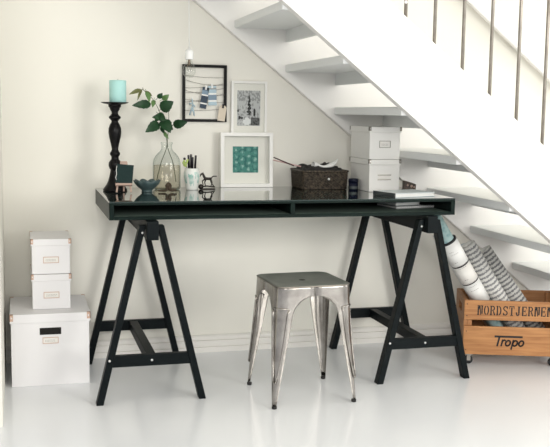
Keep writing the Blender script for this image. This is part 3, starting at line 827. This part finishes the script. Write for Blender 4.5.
# ------------------------------------------------------------------ bare bulb pendant
pp = at(189.2, 59.5, y=3.90)
bl = thing('pendant_bulb', 'clear bare light bulb hanging in a white socket from a thin cord', 'pendant lamp', (pp.x, pp.y, pp.z))
m = mb(CORD); m.tube([(0, 0, .046), (-.001, 0, .15), (-.004, 0, .40), (-.012, 0, .95), (-.016, 0, 2.7195-pp.z)], .0022, seg=8); m.build('cord', None, bl)
m = mb(WHITEP); m.lathe([(0, .052), (.004, .052), (.0045, .044), (.010, .042), (.0165, .036), (.0178, .030), (.0178, .002), (.0165, 0), (0, 0)], seg=28); m.build('socket', None, bl)
m = mb(BULBG)
m.lathe([(.0125, .0), (.013, -.006), (.015, -.014), (.020, -.024), (.0255, -.036), (.0278, -.047), (.0265, -.058), (.021, -.068), (.012, -.0745), (0, -.0765)], seg=32); bu = m.build('bulb', None, bl, label='clear glass bulb')
m = mb(FILAM); m.tube([(-.004, 0, -.004), (-.009, 0, -.034), (-.004, .004, -.046), (0, -.004, -.040), (.004, .004, -.046), (.009, 0, -.034), (.004, 0, -.004)], .0009, seg=6); m.lathe([(.0055, 0), (.005, -.018), (.002, -.026), (0, -.027)], seg=12); m.build('filament', None, bu)

# ------------------------------------------------------------------ woven basket
pB = at(302.5, 190.3, z=ZT)
bx0, by0 = pB.x+.006, 3.885
bw, bd, bh = .212, .190, .086
bs = thing('basket', 'dark woven basket with a white button and papers in it, on the desk', 'basket', (bx0+bw/2, by0+bd/2, ZT), 0)
m = mb(WICKER)
rows = 15
def rrect(q, w, d, r):
    per = [w-2*r, d-2*r, w-2*r, d-2*r]; arc = PI*r/2; tot = sum(per)+4*arc; s = q*tot
    x, y, ang = -w/2+r, -d/2, 0
    for i in range(4):
        if s <= per[i]:
            return Vector((x+math.cos(ang)*s, y+math.sin(ang)*s, 0)), Vector((math.sin(ang), -math.cos(ang), 0))
        x += math.cos(ang)*per[i]; y += math.sin(ang)*per[i]; s -= per[i]
        cx, cy = x-math.sin(ang)*r, y+math.cos(ang)*r
        if s <= arc:
            a = ang-PI/2+s/r; return Vector((cx+r*math.cos(a), cy+r*math.sin(a), 0)), Vector((math.cos(a), math.sin(a), 0))
        s -= arc; ang += PI/2
        x, y = cx+r*math.cos(ang-PI/2), cy+r*math.sin(ang-PI/2)
    return Vector((-w/2+r, -d/2, 0)), Vector((0, -1, 0))
NS = 150
for k_ in range(rows):
    z = .004+(bh-.012)*k_/(rows-1)
    g = 1+.04*k_/rows
    pts = []
    for i in range(NS):
        p, n = rrect(i/NS, bw*g-.008, bd*g-.008, .012)
        pts.append(p+n*(.0022*math.sin(2*PI*(i/NS)*50+PI*k_))+Vector((0, 0, z)))
    m.tube(pts, .0033, WICKER, seg=5, closed=True)
for i in range(50):
    p, n = rrect((i+.5)/50, bw*1.01-.008, bd*1.01-.008, .012)
    m.tube([p+Vector((0, 0, .002)), p*1.02+Vector((0, 0, bh-.004))], .0018, WICKER, seg=5)
m.build('weave', None, bs)
m = mb(WICKER); m.tube([rrect(i/80, bw*1.045-.006, bd*1.045-.006, .012)[0]+Vector((0, 0, bh-.004)) for i in range(80)], .0052, seg=7, closed=True); m.build('rim', None, bs)
m = mb(CLOTHD); m.box((-bw/2+.008, -bd/2+.008, .002), (bw/2-.008, bd/2-.008, .008)); m.build('bottom', None, bs)
m = mb(PAPERW); pz = at(328.5, 179, y=by0).z-ZT
m.T = trans((at(328.5, 179, y=by0).x-(bx0+bw/2), -bd/2-.0045, pz)) @ rot('X', PI/2); m.lathe([(0, .004), (.003, .0036), (.0052, .0015), (.005, -.002)], seg=14); m.build('button', None, bs, label='small white button')
# contents: folded dark cloth, curled paper strip, two sticks
m = mb(CLOTHD)
NX, NY = 24, 16
V = [[m.v((-.090+.180*i/NX, -.080+.160*j/NY, .090+.016*j/NY+.014*noise.noise(Vector((i*.25, j*.3, 2.2)))+.007*noise.noise(Vector((i*.6, j*.7, 5)))-(.028 if i in (0, NX) or j in (0, NY) else 0))) for i in range(NX+1)] for j in range(NY+1)]
for j in range(NY):
    for i in range(NX): m.face([V[j][i], V[j][i+1], V[j+1][i+1], V[j+1][i]], None, True)
base = [m.v((x, y, .009)) for x, y in ((-.090, -.080), (.090, -.080), (.090, .080), (-.090, .080))]
m.face(base[::-1])
def side(vs, a, b): m.face(list(vs)+[b, a])
side([V[0][i] for i in range(NX+1)], base[0], base[1]); side([V[j][NX] for j in range(NY+1)], base[1], base[2])
side([V[NY][i] for i in range(NX, -1, -1)], base[2], base[3]); side([V[j][0] for j in range(NY, -1, -1)], base[3], base[0])
o = m.build('folded_cloth'); o.location = (bx0+bw/2, by0+bd/2, ZT); tag(o, 'dark folded cloth filling the woven basket', 'cloth')
p0 = [at(313, 166, y=by0+.05), at(317.5, 166.5, y=by0+.05), at(323, 168, y=by0+.045), at(329, 167.2, y=by0+.05), at(334, 165, y=by0+.06), at(337, 161.5, y=by0+.065)]
m = mb(PAPERW); q = smooth_pts(p0, 6); rows = []
for i, c in enumerate(q):
    u = i/len(q); w = .013+.006*math.cos(u*9); rows.append([m.v(c+Vector((.002*math.sin(a), math.cos(a)*w*1.3, math.sin(a)*w*.75+.006))) for a in (-.6, 0.2, .9, 1.6, 2.3, 3.0, 3.7)])
for a, b in zip(rows, rows[1:]):
    for i in range(6): m.face([a[i], a[i+1], b[i+1], b[i]], None, True)
o = m.build('paper_strip'); md = o.modifiers.new('solid', 'SOLIDIFY'); md.thickness = .0008
tag(o, 'curled white paper strip lying on top of the woven basket', 'paper')
for nm, mt, lab, a, b, r in (('stick', MAROON, 'dark maroon stick poking out of the left of the basket', (273.5, 157.3), (294, 165.8), .0028), ('stick', PINK, 'pale pink stick poking out of the left of the basket', (273.2, 160), (301, 166.6), .0030)):
    m = mb(mt); A, B = at(*a, y=by0+.09), at(*b, y=by0+.06); m.tube([A, B], r, seg=10)
    o = m.build(nm); tag(o, lab, 'stick', 'sticks in the basket')

# ------------------------------------------------------------------ navy tin, trinket box, books
pn = at(355, 191.3, z=ZT)
nt_ = thing('tin', 'small navy blue lidded tin standing on the desk beside the white boxes', 'tin', (1.425, 3.85, ZT))
m = mb(NAVY); m.lathe([(0, 0), (.0205, 0), (.0215, .001), (.0215, .036), (0, .036)], seg=30); m.build('body', None, nt_)
m = mb(NAVY); m.lathe([(.0215, .0362), (.0225, .0365), (.0225, .050), (.021, .0525), (0, .0535)], seg=30); m.build('lid', None, nt_)
m = mb(DARKSP); m.lathe([(.02165, .006), (.0219, .0065), (.0219, .018), (.02165, .0185)], seg=30); m.build('band', None, nt_, label='painted grey highlight low on the tin')  # paler ring painted on for the highlight near the foot
tx = at(409, 190, z=ZT)
tr = thing('trinket_box', 'small dark brown trinket with a sloping top behind the pale book', 'trinket', (1.672, 3.80, ZT), math.radians(-8))
m = mb(BROWNB); m.prism([(-.027, -.018, 0), (.026, -.018, 0), (.027, -.018, .030), (.012, -.018, .036), (-.022, -.018, .046), (-.027, -.018, .044)], (0, .036, 0)); bevel(m.build('body', None, tr), .002)
m = mb(PINKW)
for x, z, r in ((-.012, .026, .0045), (.006, .022, .006), (.018, .018, .004)):
    m.T = trans((x, -.0182, z)) @ rot('X', PI/2); m.lathe([(0, .0016), (r*.7, .0013), (r, 0)], seg=12)
m.build('studs', None, tr, label='brownish round studs')
# pale book on the desk top
c0 = at(395.2, 198.0, z=ZT); c1 = at(434.8, 196.4, z=ZT); c2 = at(377, 193.2, z=ZT)
e1 = (c1-c0); L1 = e1.length; a1 = math.atan2(e1.y, e1.x)
#print('book', c0, c1, c2, L1, a1, (c2-c0).length)
bk = thing('book', 'pale grey hardback book with a dark spine lying on the right end of the desk', 'book', (c0.x, c0.y, ZT+.0004), a1)
bL, bD, bT = L1, .150, .018
m = mb(PALEG); m.box((0, .0, bT-.003), (bL, bD, bT)); bevel(m.build('cover', None, bk), .0008)
m = mb(PALEG); m.box((0, .0, 0), (bL, bD, .003)); bevel(m.build('cover', None, bk), .0008)
m = mb(PAPERW); m.box((.003, .003, .003), (bL-.004, bD-.003, bT-.003)); m.build('pages', None, bk)
m = mb(DARKSP); m.box((-.003, -.0005, 0), (.0015, bD+.0005, bT+.0004)); bevel(m.build('spine', None, bk), .001).__setitem__('label', 'dark grey spine')
# notebooks on the desk shelf
ZI = ZB+.0132
n0 = at(398, 209.5, z=ZI); n1 = at(437, 208.0, z=ZI)
a2 = math.atan2(n1.y-n0.y, n1.x-n0.x); L2 = (n1-n0).length
#print('nb', n0, n1, L2, a2)
nb = thing('notebook', 'spiral bound notebook in the desk compartment, lying under another notebook', 'notebook', (n0.x, n0.y+.012, ZI+.0006), a2)
m = mb(GREYC); m.box((0, .004, 0), (L2, .16, .0025)); m.build('cover', None, nb)
m = mb(PAPERW); m.box((.002, .005, .0025), (L2-.002, .158, .009)); m.build('pages', None, nb)
m = mb(GREYC); m.box((0, .004, .009), (L2, .16, .0112)); m.build('cover', None, nb)
m = mb(WIRE); n = 20
for i in range(n):
    x = .006+(L2-.012)*i/(n-1); m.tube([(x, .006+.0055*math.cos(a), .0067+.0055*math.sin(a)) for a in [2*PI*j/10 for j in range(10)]], .0011, seg=5, closed=True)
m.build('spiral', None, nb, label='silver spiral binding')
n3 = at(397, 203.5, z=ZI+.03)
nb2 = thing('notebook', 'thin pale notebook on top of the spiral notebook in the desk compartment', 'notebook', (n0.x+.002, n0.y+.030, ZI+.0130), a2+.05)
m = mb(PALEG); m.box((0, 0, 0), (.125, .13, .0022)); m.build('cover', None, nb2)
m = mb(PAPERW); m.box((.001, .001, .0022), (.124, .129, .010)); m.build('pages', None, nb2)
m = mb(PALEG); m.box((0, 0, .010), (.125, .13, .0122)); m.build('cover', None, nb2)

# ------------------------------------------------------------------ crate with lettering
CA = Vector((1.886, 3.641, 0)); CANG = math.radians(-19.5)
CW, CDp, CZ0, CZ1 = .445, .285, .050, .295
cu, cv = Vector((math.cos(CANG), math.sin(CANG), 0)), Vector((-math.sin(CANG), math.cos(CANG), 0))
crt = thing('crate', 'old orange pine crate on castors with black lettering, at the right under the stairs', 'crate', CA, CANG)
def cbox(name, a, b, mt=CRATE, par=crt, bev=.002):
    m = mb(mt); m.box(a, b); o = m.build(name, None, par); return bevel(o, bev) if bev else o
T = .012
p_top = cbox('slat', (0, 0, .207), (CW, T, CZ1)); p_low = cbox('slat', (0, 0, CZ0), (CW, T, .178))
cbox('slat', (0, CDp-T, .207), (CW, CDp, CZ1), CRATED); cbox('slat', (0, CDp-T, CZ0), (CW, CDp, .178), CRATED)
for x0_ in (.0005, CW-.0165):
    m = mb(CRATED)      # end board with a hand hole
    x1_ = x0_+.016; ya, yb = T+.0003, CDp-T-.0003; ym = CDp/2
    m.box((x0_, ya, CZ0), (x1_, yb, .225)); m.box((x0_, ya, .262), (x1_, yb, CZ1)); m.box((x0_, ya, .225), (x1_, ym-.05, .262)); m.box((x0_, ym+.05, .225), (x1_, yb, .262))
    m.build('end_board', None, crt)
for x0_ in (.017, CW-.017-.02):
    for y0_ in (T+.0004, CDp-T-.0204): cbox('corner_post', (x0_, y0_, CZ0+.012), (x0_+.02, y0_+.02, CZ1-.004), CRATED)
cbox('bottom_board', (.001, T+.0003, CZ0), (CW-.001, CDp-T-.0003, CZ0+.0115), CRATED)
for x in (.012, CW-.012):
    for z in (.225, .278, .070, .155):
        m = mb(INK); m.T = trans((x, -.0002, z)) @ rot('X', PI/2); m.lathe([(0, .0008), (.0022, .0006), (.0026, 0)], seg=10); m.build('nail', None, p_top if z > .2 else p_low)
for x in (.030, CW-.045):
    for y in (.030, CDp-.045):
        c = mb(INK); c.T = trans((x, y-.007, .019)) @ rot('X', -PI/2); c.lathe([(0, 0), (.017, 0), (.019, .002), (.019, .012), (.017, .014), (0, .014)], seg=22)
        w_ = c.build('castor', None, crt, label='small black castor')
        c = mb(PEWTER); c.box((x-.015, y-.015, .041), (x+.015, y+.015, CZ0-.0002)); c.box((x-.008, y-.0105, .016), (x+.008, y-.0085, .041)); c.box((x-.008, y+.0085, .016), (x+.008, y+.0105, .041)); c.build('fork', None, w_)
# stencil lettering: every glyph is a set of outlines in a unit cell
def ring(cx, cz, rx, rz, a0, a1, t, n=10, tx=None):
    tx = tx or t
    o = [(cx+rx*math.cos(a0+(a1-a0)*i/n), cz+rz*math.sin(a0+(a1-a0)*i/n)) for i in range(n+1)]
    i_ = [(cx+(rx-tx)*math.cos(a0+(a1-a0)*i/n), cz+(rz-t)*math.sin(a0+(a1-a0)*i/n)) for i in range(n+1)]
    return [[o[k_], o[k_+1], i_[k_+1], i_[k_]] for k_ in range(n)]
def rc4(a, b, c, d): return [[(a, b), (c, b), (c, d), (a, d)]]
d2r = math.radians
GLY = {
 'N': rc4(0, 0, .26, .86)+rc4(.74, .14, 1, 1)+rc4(-.04, .92, .30, 1)+rc4(.62, 0.92, 1.06, 1)+rc4(-.06, 0, .34, .08)+[[(.30, 1), (.52, 1), (.74, 0), (.56, 0)], [(.06, 1), (.34, 1), (.56, .34), (.40, .52)]],
 'O': ring(.46, .5, .46, .5, d2r(98), d2r(262), .12, 10, .25)+ring(.54, .5, .46, .5, d2r(-82), d2r(82), .12, 10, .25),
 'R': rc4(.04, 0, .30, .94)+rc4(-.04, .92, .32, 1)+rc4(-.04, 0, .36, .08)+ring(.46, .73, .46, .27, d2r(-88), d2r(88), .11, 10, .24)+rc4(.36, .89, .48, 1)+rc4(.36, .46, .48, .57)+[[(.50, .44), (.74, .44), (1.02, 0), (.76, 0)]],
 'D': rc4(.04, 0, .30, 1)+rc4(-.04, .9, .32, 1)+rc4(-.04, 0, .32, .1)+ring(.42, .5, .54, .5, d2r(-86), d2r(86), .11, 12, .25),
 'S': ring(.5, .74, .46, .26, d2r(20), d2r(262), .11, 12, .22)+ring(.5, .26, .46, .26, d2r(-160), d2r(82), .11, 12, .22)+[[(.3, .55), (.55, .55), (.72, .45), (.45, .45)]]+rc4(.80, .70, .94, .98)+rc4(.06, .02, .20, .30),
 'T': rc4(.37, 0, .63, .86)+rc4(.24, 0, .76, .08)+rc4(0, .90, .47, 1)+rc4(.53, .90, 1, 1)+rc4(0, .70, .12, .92)+rc4(.88, .70, 1, .92),
 'J': rc4(.52, .26, .80, 1)+rc4(.40, .92, .94, 1)+ring(.44, .26, .36, .27, d2r(-180), d2r(-6), .13, 10, .25)+rc4(.06, .24, .32, .38),
 'E': rc4(.04, 0, .32, 1)+rc4(.36, .90, .94, 1)+rc4(.36, .45, .70, .56)+rc4(.36, 0, .94, .10)+rc4(.82, .74, .94, .9)+rc4(.82, .1, .94, .28)+rc4(.64, .38, .72, .64),
}
m = mb(INK)
x = (at(476.3, 310, y=3.62).x-CA.x)/math.cos(CANG)
x = .058
lw, lh, pitch, z0 = .0225, .043, .0276, .230
for ch in 'NORDSTJERNEN':
    for q in GLY[ch]:
        m.prism([(x+lw*a, -.0003, z0+lh*b) for a, b in q], (0, -.0004, 0))
    x += pitch
m.build('lettering', None, p_top, label='black stencilled word NORDSTJERNEN')
# brand word Tropo in slanted strokes
m = mb(INK)
sh = .22
def st(pts, w=.0072): m.T = trans((.1375, -.0003, .083)); m.ribbon([(a+sh*b, b) for a, b in pts], w, th=.0004); m.T = Matrix()
st([(-.0085, .0515), (.108, .0515)], .0090)
st([(.0105, .050), (.0105, .010)], .0080)
def oo(cx, cz, rx, rz, a0=0, a1=2*PI, n=20): return [(cx+rx*math.cos(a0+(a1-a0)*i/n), cz+rz*math.sin(a0+(a1-a0)*i/n)) for i in range(n+1)]
st([(.028, .036), (.028, .010)]); st([(.028, .028), (.031, .034), (.036, .036), (.040, .034)])
st(oo(.0545, .0225, .0098, .0118))
st([(.075, .036), (.075, -.004)]); st(oo(.0855, .0225, .0098, .0118))
st(oo(.1125, .0225, .0098, .0118))
m.build('lettering', None, p_low, label='black word Tropo with a long T bar')

# ------------------------------------------------------------------ wallpaper rolls
def roll(label, top, bottom, yt, yb, r, mt, zfoot=None, inner=None, band=None, length=None):
    """leaning roll; top and bottom are photo positions of its axis at depths yt and yb"""
    A = at(*top, y=yt); B = at(*bottom, y=yb)
    d = (B-A).normalized()
    zf = CZ0+.0125+r*math.sqrt(max(0, 1-d.z*d.z))
    B = A+d*((zf-A.z)/d.z)
    L = (B-A).length
    t = thing('wallpaper_roll', label, 'roll', B, 0, 'paper rolls in the crate')
    t.rotation_mode = 'QUATERNION'; t.rotation_quaternion = Vector((0, 0, 1)).rotation_difference(-d)
    m = mb(mt); seg = 40
    uv = m.bm.loops.layers.uv.new('UVMap')
    N = 2
    def cyl(r, z0, z1, mt_):
        a = [m.v((r*math.cos(2*PI*i/seg), r*math.sin(2*PI*i/seg), z0)) for i in range(seg)]
        b = [m.v((r*math.cos(2*PI*i/seg), r*math.sin(2*PI*i/seg), z1)) for i in range(seg)]
        for i in range(seg):
            f = m.face([a[i], a[(i+1) % seg], b[(i+1) % seg], b[i]], mt_, True)
            for lp, (uu, vv) in zip(f.loops, ((i, z0), (i+1, z0), (i+1, z1), (i, z1))): lp[uv].uv = (uu/seg*2*PI*r, vv)
        return a, b
    a, b = cyl(r, 0, L, mt)
    rings = [b]
    rr = r
    m.face(a[::-1], mt)
    # rolled end: shallow spiral of paper edges
    for i_ in range(5):
        rr -= r*.13; z = L-(.004 if i_ % 2 == 0 else .001)-.0005*i_
        nx = [m.v((rr*math.cos(2*PI*i/seg), rr*math.sin(2*PI*i/seg), z)) for i in range(seg)]
        for i in range(seg): m.face([rings[-1][i], rings[-1][(i+1) % seg], nx[(i+1) % seg], nx[i]], mt)
        rings.append(nx)
    dn = [m.v((rr*.97*math.cos(2*PI*i/seg), rr*.97*math.sin(2*PI*i/seg), L-.03)) for i in range(seg)]
    for i in range(seg): m.face([rings[-1][i], rings[-1][(i+1) % seg], dn[(i+1) % seg], dn[i]], mt)
    m.face(dn, mt)
    m.build('paper', None, t)
    if band:
        m = mb(PAPERW)
        za, zb = L-band[1], L-band[0]
        for q0, q1, mt_, rr in band[2]:
            z0, z1 = za+(zb-za)*q0, za+(zb-za)*q1
            aa = [m.v((rr*math.cos(2*PI*i/seg), rr*math.sin(2*PI*i/seg), z0)) for i in range(seg)]; bb = [m.v((rr*math.cos(2*PI*i/seg), rr*math.sin(2*PI*i/seg), z1)) for i in range(seg)]
            ai = [m.v(((r+.0002)*math.cos(2*PI*i/seg), (r+.0002)*math.sin(2*PI*i/seg), z0)) for i in range(seg)]; bi = [m.v(((r+.0002)*math.cos(2*PI*i/seg), (r+.0002)*math.sin(2*PI*i/seg), z1)) for i in range(seg)]
            for i in range(seg):
                j = (i+1) % seg
                m.face([aa[i], aa[j], bb[j], bb[i]], mt_, True); m.face([aa[j], aa[i], ai[i], ai[j]], mt_); m.face([bb[i], bb[j], bj[j] if False else bi[j], bi[i]], mt_)
        # small print on the wrapper, on the side turned to the room
        Rinv = t.rotation_quaternion.inverted(); f = Rinv @ Vector((-.30, -1, .1)); ph = math.atan2(f.y, f.x)
        rr = band[2][0][3]+.0004
        for (z_, wds) in ((.86, 3), (.82, 5), (.70, 2), (.64, 6), (.60, 5), (.42, 2), (.36, 6), (.30, 6), (.24, 5)):
            zz = za+(zb-za)*z_; ang = ph-.7
            for wd in range(wds):
                da = random.uniform(.08, .2)
                P = [(rr*math.cos(ang+da*q), rr*math.sin(ang+da*q)) for q in (0, 1)]
                m.poly([(P[0][0], P[0][1], zz), (P[1][0], P[1][1], zz), (P[1][0], P[1][1], zz+.0022), (P[0][0], P[0][1], zz+.0022)], GREYINK); ang += da+.06
        m.build('wrapper', None, t, label='white printed paper wrapper')
    return t
RB = .0395
roll('teal paper roll in a white printed wrapper, leftmost in the crate', (434.5, 217), (475.5, 290), 3.665, 3.69, .0295, TEALP,
     band=(.125, .47, [(0, .34, PAPERW, RB), (.34, .355, INK, RB), (.355, .62, LABELP, RB), (.62, .64, INK, RB), (.64, .975, PAPERW, RB), (.975, 1, INK, RB)]))
roll('plain white paper roll partly hidden behind the teal roll', (438, 234), (478, 302), 3.765, 3.775, .026, PAPERW)
roll('pale blue grey paper roll between the wrapped teal roll and the script rolls', (461, 246), (487, 292), 3.80, 3.775, .026, BLUEP)
roll('white roll with rows of dark script pattern, second from the right in the crate', (467, 245), (498.5, 298), 3.712, 3.695, .0385, SCRIPTP)
roll('greyer roll with fine dark script rows, rightmost in the crate', (483, 250), (517, 300), 3.755, 3.71, .0375, SCRIPTB)

# ------------------------------------------------------------------ light
w = bpy.data.worlds.new('world'); S.world = w; w.use_nodes = True
bg = w.node_tree.nodes['Background']; bg.inputs[0].default_value = (.96, .97, 1.0, 1); bg.inputs[1].default_value = .5
def area(name, loc, target, sx, sy, power, col=(1, 1, 1)):
    l = bpy.data.lights.new(name, 'AREA'); l.shape = 'RECTANGLE'; l.size = sx; l.size_y = sy; l.energy = power; l.color = col
    o = bpy.data.objects.new(name, l); COL.objects.link(o); o.location = loc
    o.rotation_euler = (Vector(target)-Vector(loc)).to_track_quat('-Z', 'Y').to_euler()
    return o
area('window_light', (3.2, -.85, 1.45), (.5, 4.0, .9), 1.5, 1.5, 74, (1, .98, .925))
area('window_light_side', (5.1, 2.7, 1.35), (.5, 3.4, .8), 2.2, 1.8, 40, (1, .985, .95))
area('fill_light_front', (-.4, -2.4, 2.2), (.8, 4.0, 1.0), 2.2, 1.2, 84, (1, .98, .94))  # added fill brightening the wall and left-facing sides, not a known window

S.view_settings.view_transform = 'Standard'; S.view_settings.look = 'None'
S.view_settings.gamma = 1; S.view_settings.exposure = 0.3; S.view_settings.use_curve_mapping = False
